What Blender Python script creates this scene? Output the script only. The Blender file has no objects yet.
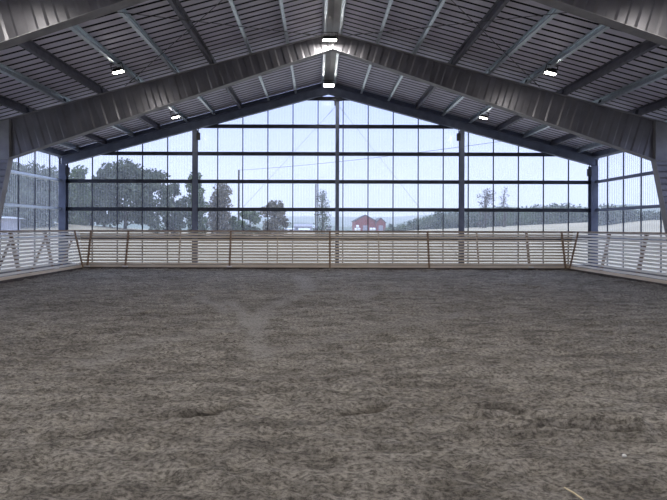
import bpy, math, random
import numpy as np
from mathutils import Vector, Matrix

random.seed(7)
rng = np.random.default_rng(7)
S = bpy.context.scene
COL = S.collection
PI = math.pi

# ------------------------------------------------------------------ helpers
class MB:
    """collects faces; build() links them as ONE mesh object"""
    def __init__(self):
        self.v, self.f, self.m = [], [], []
    def add(self, vs, fs, mi=0):
        o = len(self.v)
        self.v += [tuple(p) for p in vs]
        self.f += [tuple(i + o for i in f) for f in fs]
        self.m += [mi] * len(fs)
    def box(self, x0, x1, y0, y1, z0, z1, mi=0):
        vs = [(x0,y0,z0),(x1,y0,z0),(x1,y1,z0),(x0,y1,z0),(x0,y0,z1),(x1,y0,z1),(x1,y1,z1),(x0,y1,z1)]
        self.add(vs, HEX, mi)
    def hexa(self, vs, mi=0):
        self.add(vs, HEX, mi)
    def bar(self, p, q, w, t, up=(0,0,1), mi=0):
        """box from p to q, w along the side direction, t along up"""
        p, q = Vector(p), Vector(q)
        d = (q - p).normalized(); u = Vector(up)
        s = d.cross(u)
        if s.length < 1e-5: s = d.cross(Vector((1,0,0)))
        s.normalize(); u = s.cross(d).normalized()
        s = s * (w/2); u = u * (t/2)
        self.add([p-s-u, p+s-u, q+s-u, q-s-u, p-s+u, p+s+u, q+s+u, q-s+u],
                 [(0,1,5,4),(2,3,7,6),(1,2,6,5),(3,0,4,7),(4,5,6,7),(3,2,1,0)], mi)
    def tube(self, pts, rad, n=8, mi=0, cap=True):
        pts = [Vector(p) for p in pts]
        if not hasattr(rad, '__len__'): rad = [rad] * len(pts)
        rings = []
        ref = None
        for i, p in enumerate(pts):
            d = (pts[min(i+1, len(pts)-1)] - pts[max(i-1, 0)]).normalized()
            a = Vector((0,0,1)) if abs(d.z) < .9 else Vector((1,0,0))
            if ref is not None: a = ref
            s = d.cross(a).normalized(); u = s.cross(d).normalized(); ref = u
            rings.append([p + rad[i]*(math.cos(2*PI*k/n)*s + math.sin(2*PI*k/n)*u) for k in range(n)])
        vs = [v for r in rings for v in r]; fs = []
        for i in range(len(rings)-1):
            for k in range(n):
                a, b = i*n+k, i*n+(k+1) % n
                fs.append((a, b, b+n, a+n))
        if cap:
            fs.append(tuple(range(n-1, -1, -1))); fs.append(tuple((len(rings)-1)*n+k for k in range(n)))
        self.add(vs, fs, mi)
    def prism(self, prof, y0, y1, mi=0):
        """closed profile in XZ pushed from y0 to y1"""
        n = len(prof)
        vs = [(x, y0, z) for x, z in prof] + [(x, y1, z) for x, z in prof]
        fs = [(i, (i+1) % n, (i+1) % n + n, i+n) for i in range(n)]
        fs += [tuple(range(n-1, -1, -1)), tuple(range(n, 2*n))]
        self.add(vs, fs, mi)
    def build(self, name, mats, parent=None, smooth=False, loc=None, bevel=0, fix=True):
        me = bpy.data.meshes.new(name)
        me.from_pydata(self.v, [], self.f)
        if not isinstance(mats, (list, tuple)): mats = [mats]
        for m in mats: me.materials.append(m)
        if len(mats) > 1: me.polygons.foreach_set('material_index', self.m)
        if smooth: me.polygons.foreach_set('use_smooth', [True]*len(self.f))
        me.update()
        o = bpy.data.objects.new(name, me); COL.objects.link(o)
        if fix:
            import bmesh
            bm = bmesh.new(); bm.from_mesh(me)
            bmesh.ops.recalc_face_normals(bm, faces=bm.faces); bm.to_mesh(me); bm.free()
        if bevel:
            b = o.modifiers.new('bevel', 'BEVEL'); b.width = bevel; b.segments = 2; b.limit_method = 'ANGLE'
        if parent is not None:
            o.parent = parent
            o.matrix_parent_inverse = Matrix.Translation(parent.location).inverted()
        return o
HEX = [(3,2,1,0),(4,5,6,7),(0,1,5,4),(1,2,6,5),(2,3,7,6),(3,0,4,7)]

def tag(o, label=None, cat=None, group=None, kind=None):
    if label: o['label'] = label
    if cat: o['category'] = cat
    if group: o['group'] = group
    if kind: o['kind'] = kind
    return o
def thing(name, label, cat, loc=(0,0,0), group=None):
    o = bpy.data.objects.new(name, None); COL.objects.link(o); o.location = loc
    o.empty_display_size = .2
    return tag(o, label, cat, group)
def dup(o, loc=None, rz=None, sc=None, parent=None):
    c = o.copy(); COL.objects.link(c)
    if parent is not None: c.parent = parent
    if loc is not None: c.location = loc
    if rz is not None: c.rotation_euler.z = rz
    if sc is not None: c.scale = sc
    for ch in o.children:
        dup(ch, parent=c)
    return c
ORD = ['first','second','third','fourth','fifth','sixth','seventh','eighth','ninth','tenth','eleventh']

# ------------------------------------------------------------------ materials
def newmat(name):
    m = bpy.data.materials.new(name); m.use_nodes = True
    nt = m.node_tree; nt.nodes.clear()
    out = nt.nodes.new('ShaderNodeOutputMaterial')
    return m, nt, out
def nd(nt, typ, **kw):
    n = nt.nodes.new(typ)
    for k, v in kw.items():
        if k.startswith('i_'):
            key = k[2:]
            n.inputs[int(key) if key.isdigit() else key.replace('_', ' ')].default_value = v
        else: setattr(n, k, v)
    return n
def surf(name, c1, c2, scale=8, rough=.6, metal=0, bump=.1, bscale=None, stretch=(1,1,1), spec=.4, detail=6, fac=(.35,.65), bdist=.01):
    """principled surface whose colour wanders between c1 and c2 with a noise in object space"""
    m, nt, out = newmat(name)
    L = nt.links.new
    tc = nd(nt, 'ShaderNodeTexCoord')
    mp = nd(nt, 'ShaderNodeMapping'); mp.inputs['Scale'].default_value = stretch
    L(tc.outputs['Object'], mp.inputs[0])
    n1 = nd(nt, 'ShaderNodeTexNoise', i_Scale=scale, i_Detail=detail)
    L(mp.outputs[0], n1.inputs['Vector'])
    r = nd(nt, 'ShaderNodeValToRGB')
    r.color_ramp.elements[0].position, r.color_ramp.elements[1].position = fac
    r.color_ramp.elements[0].color = (*c1, 1); r.color_ramp.elements[1].color = (*c2, 1)
    L(n1.outputs['Fac'], r.inputs[0])
    b = nd(nt, 'ShaderNodeBsdfPrincipled', i_Roughness=rough, i_Metallic=metal)
    b.inputs['Specular IOR Level'].default_value = spec
    L(r.outputs[0], b.inputs['Base Color'])
    if bump:
        n2 = nd(nt, 'ShaderNodeTexNoise', i_Scale=bscale or scale*4, i_Detail=4)
        L(mp.outputs[0], n2.inputs['Vector'])
        bp = nd(nt, 'ShaderNodeBump', i_Strength=bump, i_Distance=bdist)
        L(n2.outputs['Fac'], bp.inputs['Height']); L(bp.outputs[0], b.inputs['Normal'])
    L(b.outputs[0], out.inputs[0])
    return m
M = {}
M['steel'] = surf('grey_steel', (.27,.265,.28), (.35,.345,.36), 3, .5, .35, .05)
M['backlit_steel'] = surf('backlit_grey_steel', (.13,.15,.215), (.18,.205,.275), 3, .5, .2, .05)  # same grey steel, with its backlit darkness put into the colour
M['steel_web'] = surf('grey_web_steel', (.18,.175,.195), (.24,.235,.255), 1.6, .42, .5, .05)
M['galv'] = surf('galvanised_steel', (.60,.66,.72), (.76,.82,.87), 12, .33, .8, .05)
M['galv_shaded'] = surf('shaded_galv_steel', (.15,.15,.185), (.21,.21,.25), 6, .45, .5, .05)  # shaded copy of the galvanised steel, for purlins turned from the light
M['dark_steel'] = surf('dark_girt_steel', (.03,.034,.05), (.05,.056,.075), 6, .5, .1, .03)
M['roof'] = surf('roof_sheet', (.66,.63,.74), (.74,.71,.82), 2, .5, .05, 0)
M['groove_shade'] = surf('black_groove_shade', (.022,.022,.028), (.035,.035,.042), 6, .9, 0, 0)  # shade of the roof grooves, painted as a black deck
M['ridge'] = surf('ridge_sheet', (.42,.42,.43), (.50,.50,.51), 2, .45, .2, 0)
M['pine'] = surf('raw_pine', (.60,.50,.39), (.74,.64,.52), 1.2, .65, 0, .15, 30, (1,1,9), .3)
M['pine_lit'] = surf('lit_pine', (.74,.71,.67), (.86,.84,.80), 1.2, .6, 0, .15, 30, (1,1,9), .3)  # lit copy of the raw pine, brightness put into the colour
M['pine_post'] = surf('brown_pine', (.22,.15,.10), (.32,.22,.155), 2, .7, 0, .2, 30, (6,6,1), .3)
M['cap'] = surf('backlit_cap_wood', (.27,.20,.16), (.38,.29,.23), 2, .7, 0, .15, 30, (1,1,4), .3)  # backlit darkness of the rail put into its colour
M['gap_shade'] = surf('dark_gap_shade', (.045,.036,.032), (.09,.07,.06), 3, .8, 0, .3, 20)  # colour of the shade under the fence boards
M['concrete'] = surf('concrete_sill', (.22,.22,.22), (.32,.31,.30), 5, .9, 0, .3, 40)
M['black'] = surf('black_plastic', (.015,.015,.017), (.03,.03,.032), 10, .5, 0, 0)
M['bark'] = surf('bark', (.07,.06,.05), (.14,.12,.10), 6, .9, 0, .4, 30)
M['straw'] = surf('straw', (.62,.52,.33), (.78,.68,.46), 20, .6, 0, 0)
M['stone'] = surf('white_stone', (.72,.71,.68), (.85,.84,.80), 30, .7, 0, .2)
M['bale'] = surf('white_wrap', (.78,.80,.80), (.88,.89,.89), 3, .35, 0, .2)
M['red'] = surf('red_boards', (.22,.05,.05), (.28,.07,.065), 1, .8, 0, .2, 4, (6,6,.3))
M['roof_dark'] = surf('dark_roof', (.06,.055,.06), (.10,.09,.10), 2, .7, 0, 0)
M['shed_wall'] = surf('grey_boards', (.27,.26,.30), (.37,.36,.40), 1, .8, 0, 0)
M['shed_roof'] = surf('pale_metal_roof', (.66,.70,.78), (.76,.80,.86), 2, .45, 0, 0)
M['white_wall'] = surf('white_wall', (.72,.72,.72), (.84,.84,.84), 2, .8, 0, 0)
M['window'] = surf('dark_pane', (.05,.06,.07), (.08,.09,.10), 2, .2, 0, 0)
M['pole'] = surf('tarred_pole', (.045,.04,.035), (.08,.07,.06), 4, .8, 0, .2)
M['wire'] = surf('wire', (.09,.09,.10), (.12,.12,.13), 4, .6, 0, 0)
M['hill'] = surf('wooded_hill', (.05,.085,.05), (.10,.13,.07), .02, .95, 0, 0)
def leafmat(name, c1, c2):
    m, nt, out = newmat(name); L = nt.links.new
    g = nd(nt, 'ShaderNodeTexCoord')
    n = nd(nt, 'ShaderNodeTexNoise', i_Scale=.9, i_Detail=5); L(g.outputs['Object'], n.inputs['Vector'])
    r = nd(nt, 'ShaderNodeValToRGB')
    r.color_ramp.elements[0].position, r.color_ramp.elements[1].position = .35, .65
    r.color_ramp.elements[0].color = (*c1,1); r.color_ramp.elements[1].color = (*c2,1)
    L(n.outputs['Fac'], r.inputs[0])
    d = nd(nt, 'ShaderNodeBsdfDiffuse'); t = nd(nt, 'ShaderNodeBsdfTranslucent')
    L(r.outputs[0], d.inputs[0]); L(r.outputs[0], t.inputs[0])
    mx = nd(nt, 'ShaderNodeMixShader', i_0=.25); L(d.outputs[0], mx.inputs[1]); L(t.outputs[0], mx.inputs[2])
    L(mx.outputs[0], out.inputs[0])
    return m
M['leaf_dark'] = leafmat('leaf_dark', (.105,.125,.095), (.18,.20,.14))
M['leaf_green'] = leafmat('leaf_green', (.11,.145,.085), (.18,.22,.12))
M['leaf_brown'] = leafmat('leaf_brown', (.16,.14,.11), (.24,.21,.15))
M['leaf_fir'] = leafmat('leaf_fir', (.04,.065,.04), (.08,.105,.06))
M['twig'] = leafmat('twig', (.08,.07,.06), (.13,.11,.09))

# clear ribbed plastic sheet: mostly see-through, a little milky, milkier where seen edge-on
def sheetmat():
    m, nt, out = newmat('ribbed_clear_sheet'); L = nt.links.new
    tr = nd(nt, 'ShaderNodeBsdfTransparent'); tr.inputs[0].default_value = (.93,.95,.97,1)
    tl = nd(nt, 'ShaderNodeBsdfTranslucent'); tl.inputs[0].default_value = (.72,.76,.80,1)
    gl = nd(nt, 'ShaderNodeBsdfGlossy', i_Roughness=.18); gl.inputs[0].default_value = (.9,.9,.9,1)
    lw = nd(nt, 'ShaderNodeLayerWeight', i_Blend=.25)
    r = nd(nt, 'ShaderNodeMapRange'); r.inputs['To Min'].default_value = .10; r.inputs['To Max'].default_value = .6
    L(lw.outputs['Facing'], r.inputs['Value'])
    a = nd(nt, 'ShaderNodeMixShader'); L(r.outputs[0], a.inputs[0]); L(tr.outputs[0], a.inputs[1]); L(tl.outputs[0], a.inputs[2])
    b = nd(nt, 'ShaderNodeMixShader', i_0=.04); L(a.outputs[0], b.inputs[1]); L(gl.outputs[0], b.inputs[2])
    L(b.outputs[0], out.inputs[0])
    return m
M['sheet'] = sheetmat()
def emis(name, col, s):
    m, nt, out = newmat(name)
    e = nd(nt, 'ShaderNodeEmission', i_Strength=s); e.inputs[0].default_value = (*col,1)
    nt.links.new(e.outputs[0], out.inputs[0]); return m
M['lamp'] = emis('led_lens', (1,.96,.88), 14)

def groundmat():
    m, nt, out = newmat('riding_footing'); L = nt.links.new
    tc = nd(nt, 'ShaderNodeTexCoord')
    def noise(scale, det=6, stretch=(1,1,1), rough=.6):
        mp = nd(nt, 'ShaderNodeMapping'); mp.inputs['Scale'].default_value = stretch
        L(tc.outputs['Object'], mp.inputs[0])
        n = nd(nt, 'ShaderNodeTexNoise', i_Scale=scale, i_Detail=det, i_Roughness=rough)
        L(mp.outputs[0], n.inputs['Vector']); return n.outputs['Fac']
    big = noise(.45, 5, (1,1.6,1)); fine = noise(27, 8, (.8,1.2,1), .75); mid = noise(2.6, 8, (.6,1.7,1), .72)
    r = nd(nt, 'ShaderNodeValToRGB')
    r.color_ramp.elements[0].position, r.color_ramp.elements[1].position = .3, .7
    r.color_ramp.elements[0].color = (.245,.222,.20,1); r.color_ramp.elements[1].color = (.36,.335,.305,1)
    L(big, r.inputs[0])
    r2 = nd(nt, 'ShaderNodeValToRGB')
    r2.color_ramp.elements[0].position, r2.color_ramp.elements[1].position = .40, .56
    r2.color_ramp.elements[0].color = (.22,.21,.20,1); r2.color_ramp.elements[1].color = (1.1,1.1,1.1,1)
    L(mid, r2.inputs[0])
    r3 = nd(nt, 'ShaderNodeValToRGB')
    r3.color_ramp.elements[0].position, r3.color_ramp.elements[1].position = .4, .58
    r3.color_ramp.elements[0].color = (.16,.15,.14,1); r3.color_ramp.elements[1].color = (1.25,1.25,1.23,1)
    L(fine, r3.inputs[0])
    x1 = nd(nt, 'ShaderNodeMix', data_type='RGBA', blend_type='MULTIPLY'); x1.inputs[0].default_value = .55
    L(r.outputs[0], x1.inputs[6]); L(r2.outputs[0], x1.inputs[7])
    x2 = nd(nt, 'ShaderNodeMix', data_type='RGBA', blend_type='MULTIPLY'); x2.inputs[0].default_value = .8
    L(x1.outputs[2], x2.inputs[6]); L(r3.outputs[0], x2.inputs[7])
    # packed, drier tracks
    at = nd(nt, 'ShaderNodeAttribute', attribute_name='track')
    x3 = nd(nt, 'ShaderNodeMix', data_type='RGBA'); x3.inputs[7].default_value = (.34,.32,.295,1)
    mt = nd(nt, 'ShaderNodeMath', operation='MULTIPLY'); L(at.outputs['Fac'], mt.inputs[0]); L(r3.outputs[0], mt.inputs[1])
    mt2 = nd(nt, 'ShaderNodeMath', operation='MULTIPLY', use_clamp=True, i_1=1.9); L(mt.outputs[0], mt2.inputs[0])
    L(mt2.outputs[0], x3.inputs[0]); L(x2.outputs[2], x3.inputs[6])
    b = nd(nt, 'ShaderNodeBsdfPrincipled', i_Roughness=.85); b.inputs['Specular IOR Level'].default_value = .25
    # darker soil in the ruts, damp soil in broad patches
    wt = nd(nt, 'ShaderNodeAttribute', attribute_name='rut_dark')
    pn = noise(.33, 4, (.8,1,1)); pm = nd(nt, 'ShaderNodeMapRange', clamp=True); pm.inputs['From Min'].default_value = .52; pm.inputs['From Max'].default_value = .7; pm.inputs['To Max'].default_value = .3
    L(pn, pm.inputs['Value'])
    mx_ = nd(nt, 'ShaderNodeMath', operation='MAXIMUM'); L(wt.outputs['Fac'], mx_.inputs[0]); L(pm.outputs[0], mx_.inputs[1])
    x4 = nd(nt, 'ShaderNodeMix', data_type='RGBA', blend_type='MULTIPLY'); x4.inputs[7].default_value = (.30,.28,.26,1)
    L(mx_.outputs[0], x4.inputs[0]); L(x3.outputs[2], x4.inputs[6])
    L(x4.outputs[2], b.inputs['Base Color'])
    bp = nd(nt, 'ShaderNodeBump', i_Strength=.8, i_Distance=.03); L(fine, bp.inputs['Height'])
    bp2 = nd(nt, 'ShaderNodeBump', i_Strength=.7, i_Distance=.06); L(mid, bp2.inputs['Height']); L(bp.outputs[0], bp2.inputs['Normal'])
    L(bp2.outputs[0], b.inputs['Normal']); L(b.outputs[0], out.inputs[0])
    return m
M['footing'] = groundmat()
M['field'] = surf('stubble_field', (.33,.28,.19), (.42,.36,.25), .08, .95, 0, .3, 3, (1,1,1), .1)

# ------------------------------------------------------------------ camera
CAMZ = 1.73
cam = bpy.data.cameras.new('camera'); co = bpy.data.objects.new('camera', cam); COL.objects.link(co)
co.location = (0, 0, CAMZ); co.rotation_euler = (PI/2, math.radians(-.16), 0)
cam.sensor_width = 36; cam.lens = 36*500/667
cam.shift_x = 15.5/667; cam.shift_y = -22/667
cam.clip_start = .05; cam.clip_end = 6000
S.camera = co

# ------------------------------------------------------------------ hall dimensions
XR = .45            # the ridge
SL = .268           # roof slope
RZ = 8.01           # underside of the purlins at the ridge
HW = 11.65          # half span to the column line
WALL = 11.97        # half span to the side cladding
YG = 22.0           # gable columns
YS = 22.27          # gable cladding
YB = -7.0           # rear of the hall
FRAMES = (16.1, 9.65)
OFFS = [.28 + 1.19*k for k in range(10)]
def pz(d): return RZ - SL*d          # purlin underside at distance d from the ridge

# ------------------------------------------------------------------ floor
def vnoise(x, y, seed):
    r = np.random.default_rng(seed); T = r.random((256, 256))
    xi, yi = np.floor(x).astype(int), np.floor(y).astype(int)
    fx, fy = x - xi, y - yi
    fx, fy = fx*fx*(3-2*fx), fy*fy*(3-2*fy)
    a = T[xi % 256, yi % 256]; b = T[(xi+1) % 256, yi % 256]; c = T[xi % 256, (yi+1) % 256]; d = T[(xi+1) % 256, (yi+1) % 256]
    return (a*(1-fx)+b*fx)*(1-fy) + (c*(1-fx)+d*fx)*fy - .5
def gpt(px, py):
    Y = 500*CAMZ/(py-228); return ((px-318)*Y/500, Y)
def segdist(X, Y, pts):
    best = np.full(X.shape, 1e9)
    for (ax, ay), (bx, by) in zip(pts, pts[1:]):
        dx, dy = bx-ax, by-ay
        t = np.clip(((X-ax)*dx+(Y-ay)*dy)/(dx*dx+dy*dy), 0, 1)
        best = np.minimum(best, np.hypot(X-ax-t*dx, Y-ay-t*dy))
    return best
def make_floor():
    xs = np.arange(XR-WALL, XR+WALL+.05, .05)
    ys = np.concatenate([np.arange(YB, 2.4, .3), np.arange(2.4, 9, .026), np.arange(9, 22.26, .055), [22.27]])
    X, Y = np.meshgrid(xs, ys)
    H = .05*vnoise(X*.5, Y*.8, 1) + .03*vnoise(X*1.7, Y*3.1, 2) + .035*vnoise(X*3.6, Y*8.5, 3) + .035*vnoise(X*7, Y*15, 4) + .03*vnoise(X*13, Y*22, 5)
    # hoof prints
    hp = np.random.default_rng(11)
    for k in range(2600):
        cx, cy = hp.uniform(-11, 12), 2.6 + 18.2*hp.random()**1.3
        i0, i1 = np.searchsorted(ys, cy-.28), np.searchsorted(ys, cy+.28); j0, j1 = np.searchsorted(xs, cx-.28), np.searchsorted(xs, cx+.28)
        if i1 <= i0 or j1 <= j0: continue
        d = np.hypot(X[i0:i1, j0:j1]-cx, (Y[i0:i1, j0:j1]-cy)*1.15)
        H[i0:i1, j0:j1] += hp.uniform(.3, 1)*(-.026*np.exp(-(d/.06)**2) + .01*np.exp(-((d-.12)/.05)**2))
    T = np.zeros_like(H); W = np.zeros_like(H)
    # two deep drag marks right of the middle
    for pts, w, dp in (([(480,409),(505,410),(530,413),(560,418),(592,420),(625,423)], .045, .09), ([(470,429),(505,427),(540,425.5),(575,426.5),(610,428),(640,428)], .03, .075),
                       ([(365,333),(400,338),(450,340)], .06, .05), ([(345,411),(365,408),(380,405)], .07, .05), ([(195,416),(210,413),(222,408)], .07, .05),
                       ([(500,283),(545,287),(585,293)], .07, .04)):
        d = segdist(X, Y, [gpt(*p) for p in pts]) + .02*vnoise(X*4, Y*4, 8)
        H += -dp*np.exp(-(d/w)**2) + dp*.5*np.exp(-((d-w*2.4)/w)**2)
        W = np.maximum(W, np.exp(-(d/(w*.95))**2))
    # packed curving tyre and cart tracks
    for pts, w, a in (([(228,300),(242,312),(254,324),(257,338),(262,354)], .2, .6), ([(197,296),(214,303),(228,312)], .17, .45), ([(256,322),(270,306),(300,294),(345,292)], .22, .45),
                      ([(90,362),(150,340),(215,330),(250,326)], .25, .35), ([(300,276),(306,282),(308,290)], .3, .5), ([(262,354),(320,340),(420,318),(520,309)], .25, .25), ([(360,296),(372,291),(420,289)], .25, .4)):
        d = segdist(X, Y, [gpt(*p) for p in pts]) + .12*vnoise(X*3, Y*3, 9)
        k = np.exp(-(d/w)**4)
        H = H*(1-.6*k) - .008*k + .006*k*np.cos(d*60)
        T = np.maximum(T, a*k*(.7+.6*vnoise(X*8, Y*8, 10)))
    # soil heaped a little against the boards
    H += .05*np.clip((Y-20.3)/.8, 0, 1)*(Y < 21.1)*(.6+vnoise(X*2, Y*2, 12))
    H -= H.max()*.15
    H = np.where((Y > 20.95) | (X < -9.8) | (X > 10.5), np.minimum(H, .0)-.005, H)
    nx, ny = len(xs), len(ys)
    V = np.stack([X, Y, H], -1).reshape(-1, 3)
    idx = np.arange(nx*ny).reshape(ny, nx)
    F = np.stack([idx[:-1,:-1], idx[:-1,1:], idx[1:,1:], idx[1:,:-1]], -1).reshape(-1, 4)
    me = bpy.data.meshes.new('floor')
    me.vertices.add(len(V)); me.vertices.foreach_set('co', V.ravel())
    me.loops.add(F.size); me.loops.foreach_set('vertex_index', F.ravel())
    me.polygons.add(len(F)); me.polygons.foreach_set('loop_start', np.arange(0, F.size, 4)); me.polygons.foreach_set('loop_total', np.full(len(F), 4))
    me.polygons.foreach_set('use_smooth', np.ones(len(F), bool))
    me.update(calc_edges=True); me.validate()
    at = me.attributes.new('rut_dark', 'FLOAT', 'POINT'); at.data.foreach_set('value', np.clip(W, 0, 1).ravel())
    at = me.attributes.new('track', 'FLOAT', 'POINT'); at.data.foreach_set('value', np.clip(T, 0, 1).ravel())
    me.materials.append(M['footing'])
    o = bpy.data.objects.new('floor', me); COL.objects.link(o)
    tag(o, 'grey-brown churned sand and soil riding surface', 'floor', kind='structure')
    def height(x, y):
        return float(H[np.searchsorted(ys, y), np.searchsorted(xs, x)])
    return height
floor_h = make_floor()

# ------------------------------------------------------------------ roof
def roof_sheet():
    mb = MB()
    P = .30
    de = WALL + .25
    for s in (-1, 1):
        # gapped panels under a blackened deck, invented to darken the roof grooves
        y = YB
        while y < YS + .1:
            y1 = min(y + .215, YS + .12)
            mb.hexa([(XR+s*d, yy, pz(d)+.225+dz) for dz in (0, .003) for d, yy in ((.2, y), (de, y), (de, y1), (.2, y1))])
            y += P
        mb.hexa([(XR+s*d, yy, pz(d)+.37+dz) for dz in (0, .02) for d, yy in ((.0, YB), (de, YB), (de, YS+.3), (.0, YS+.3))], 1)
    o = mb.build('ceiling', [M['roof'], M['groove_shade']])
    tag(o, 'ribbed grey metal roof sheets seen from below', 'ceiling', kind='structure')
    mb = MB()
    mb.prism([(XR-.22, pz(.22)+.19), (XR, pz(0)+.21), (XR+.22, pz(.22)+.19), (XR+.22, pz(.22)+.42), (XR, pz(0)+.46), (XR-.22, pz(.22)+.42)], YB, YS+.3)
    tag(mb.build('trim_1', M['ridge']), 'flat light grey ridge sheet between the two ridge purlins', 'trim', kind='structure')
roof_sheet()

def purlin(s, d, mirrored):
    """thin Z or C section, its web square to the roof"""
    base = Vector((XR + s*d, 0, pz(d)))
    n = Vector((s*SL, 0, 1)).normalized(); t = Vector((s, 0, -s*s*SL)).normalized()
    h, fl, lip, th = .22, .085, .025, .006
    def pt(a, b): return base + t*a + n*b
    if not mirrored:        # foot flange points down the slope
        pr = [(fl, lip), (fl, 0), (0, 0), (0, h), (-fl, h)]
    else:                   # open side towards the ridge
        pr = [(-fl, lip), (-fl, 0), (0, 0), (0, h), (-fl, h), (-fl, h-lip)]
    mb = MB()
    for (a0, b0), (a1, b1) in zip(pr, pr[1:]):
        dx, dz = a1-a0, b1-b0; L = math.hypot(dx, dz); nx, nz = -dz/L*th/2, dx/L*th/2
        q = [pt(a0+nx, b0+nz), pt(a1+nx, b1+nz), pt(a1-nx, b1-nz), pt(a0-nx, b0-nz)]
        mb.prism([(v.x, v.z) for v in q], YB, YG+.12)
    return mb
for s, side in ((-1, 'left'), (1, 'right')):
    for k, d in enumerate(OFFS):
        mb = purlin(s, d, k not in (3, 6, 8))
        o = mb.build('purlin', M['galv_shaded'] if k in (3, 6, 8) else M['galv'])  # purlins seen in shade get the darker colour
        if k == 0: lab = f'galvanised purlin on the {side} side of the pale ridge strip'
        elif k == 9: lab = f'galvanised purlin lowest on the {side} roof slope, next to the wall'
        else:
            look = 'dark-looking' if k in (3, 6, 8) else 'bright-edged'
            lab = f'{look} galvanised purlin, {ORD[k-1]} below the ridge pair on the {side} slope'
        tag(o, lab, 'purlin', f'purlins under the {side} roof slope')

# ------------------------------------------------------------------ portal frames
BZ, BS = 7.46, .341                                  # underside of the rafters at the ridge and its slope
KD = 10.35                                           # inner edge of the column at the knee
def frame(y, label):
    root = thing('portal_frame', label, 'steel frame', (XR, y, 0), 'tapered portal frames across the hall')
    topz = lambda d: RZ - SL*d - .012
    botz = lambda d: BZ - BS*d
    for s in (-1, 1):
        # web, folded into shallow trapezoid ribs square to the rafter
        mid = math.atan((SL+BS)/2); nd_ = (math.sin(mid), math.cos(mid))   # (d, z) of the rib direction
        us = []; u = .0; w = .011
        while u < KD+.2:
            us += [(u, w), (u+.15, w), (u+.2, -w), (u+.35, -w)]; u += .40
        vs = []
        for u, off in us:
            # a point on the mid line at distance u; run along the rib direction to both flanges
            zc = (RZ+BZ)/2 - math.tan(mid)*u
            tb = (botz(u) - zc)/(nd_[1] + BS*nd_[0]); tt = (topz(u) - zc)/(nd_[1] + SL*nd_[0])
            for tq in (tb, tt):
                dd = u + tq*nd_[0]; zz = zc + tq*nd_[1]
                dd = min(max(dd, 0.0), KD) if not (0 <= dd <= KD) else dd
                if dd in (0.0, KD): zz = botz(dd) if tq == tb else topz(dd)
                vs.append((XR + s*dd, y+off, zz))
        n = len(us)
        mb = MB(); mb.add(vs, [(2*i, 2*i+2, 2*i+3, 2*i+1) for i in range(n-1)])
        mb.build('rafter_web', M['steel_web'], root)
        for nm, f, hw, d1 in (('top_flange', topz, .11, HW+.05), ('bottom_flange', botz, .13, KD+.02)):
            mb = MB(); t = .014
            a, b = Vector((XR + s*.0, y, f(0))), Vector((XR + s*d1, y, f(d1)))
            if nm == 'bottom_flange': a.z += t/2; b.z += t/2
            mb.bar(a, b, hw*2, t, (0,0,1))
            mb.build(nm, M['steel'], root)
        # knee: smooth panel closed by stiffeners, then the tapering column
        zk, zt = botz(KD), topz(KD)
        mb = MB()
        mb.prism([(XR+s*KD, zk), (XR+s*HW, zk), (XR+s*HW, topz(HW)), (XR+s*KD, zt)], y-.006, y+.006)
        mb.build('knee_panel', M['steel'], root)
        mb = MB(); mb.box(min(XR+s*(KD-.012), XR+s*(KD+.012)), max(XR+s*(KD-.012), XR+s*(KD+.012)), y-.12, y+.12, zk, zt-.01)
        mb.box(min(XR+s*KD, XR+s*HW), max(XR+s*KD, XR+s*HW), y-.11, y+.11, zk-.012, zk+.012)
        mb.build('stiffener', M['steel'], root)
        KB = KD + .78
        mb = MB()                                     # column web with flat ribs lying across it
        zs = []; z = .0
        while z < zk-.02:
            zs += [(z, .022), (min(z+.15, zk-.02), .022), (min(z+.2, zk-.02), -.022), (min(z+.35, zk-.02), -.022)]; z += .40
        vs = []
        for z, off in zs:
            di = KB + (KD-KB)*z/zk
            vs += [(XR+s*di, y+off, z), (XR+s*HW, y+off, z)]
        mb.add(vs, [(2*i, 2*i+1, 2*i+3, 2*i+2) for i in range(len(zs)-1)])
        mb.build('column_web', M['steel_web'], root)
        mb = MB(); mb.bar((XR+s*KB, y, 0), (XR+s*KD, y, zk), .016, .24, (0,1,0)); mb.build('inner_flange', M['steel'], root)
        mb = MB(); mb.bar((XR+s*HW, y, 0), (XR+s*HW, y, topz(HW)), .016, .24, (0,1,0)); mb.build('outer_flange', M['steel'], root)
        mb = MB(); x0, x1 = sorted((XR+s*(KB-.08), XR+s*(HW+.08))); mb.box(x0, x1, y-.17, y+.17, -.02, .025); mb.build('base_plate', M['steel'], root)
        for k, d in enumerate(OFFS):
            if d > KD: continue
            mb = MB(); xx = XR + s*(d-.03)
            mb.prism([(xx-.004, topz(d)+.004), (xx+.004, topz(d)+.004), (xx+.004+s*.05, topz(d)+.2), (xx-.004+s*.05, topz(d)+.2)], y-.07, y+.07)
            mb.build('purlin_cleat', M['dark_steel'], root)
    mb = MB(); mb.box(XR-.015, XR+.015, y-.13, y+.13, BZ, RZ-.02); mb.box(XR-.07, XR+.07, y-.035, y+.035, BZ-.03, BZ+.03)
    mb.build('ridge_plate', M['steel'], root)
frame(FRAMES[0], 'whole tapered grey portal frame crossing the hall just before the glazed end')
frame(FRAMES[1], 'tapered grey portal frame overhead, seen only in both upper corners')

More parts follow.
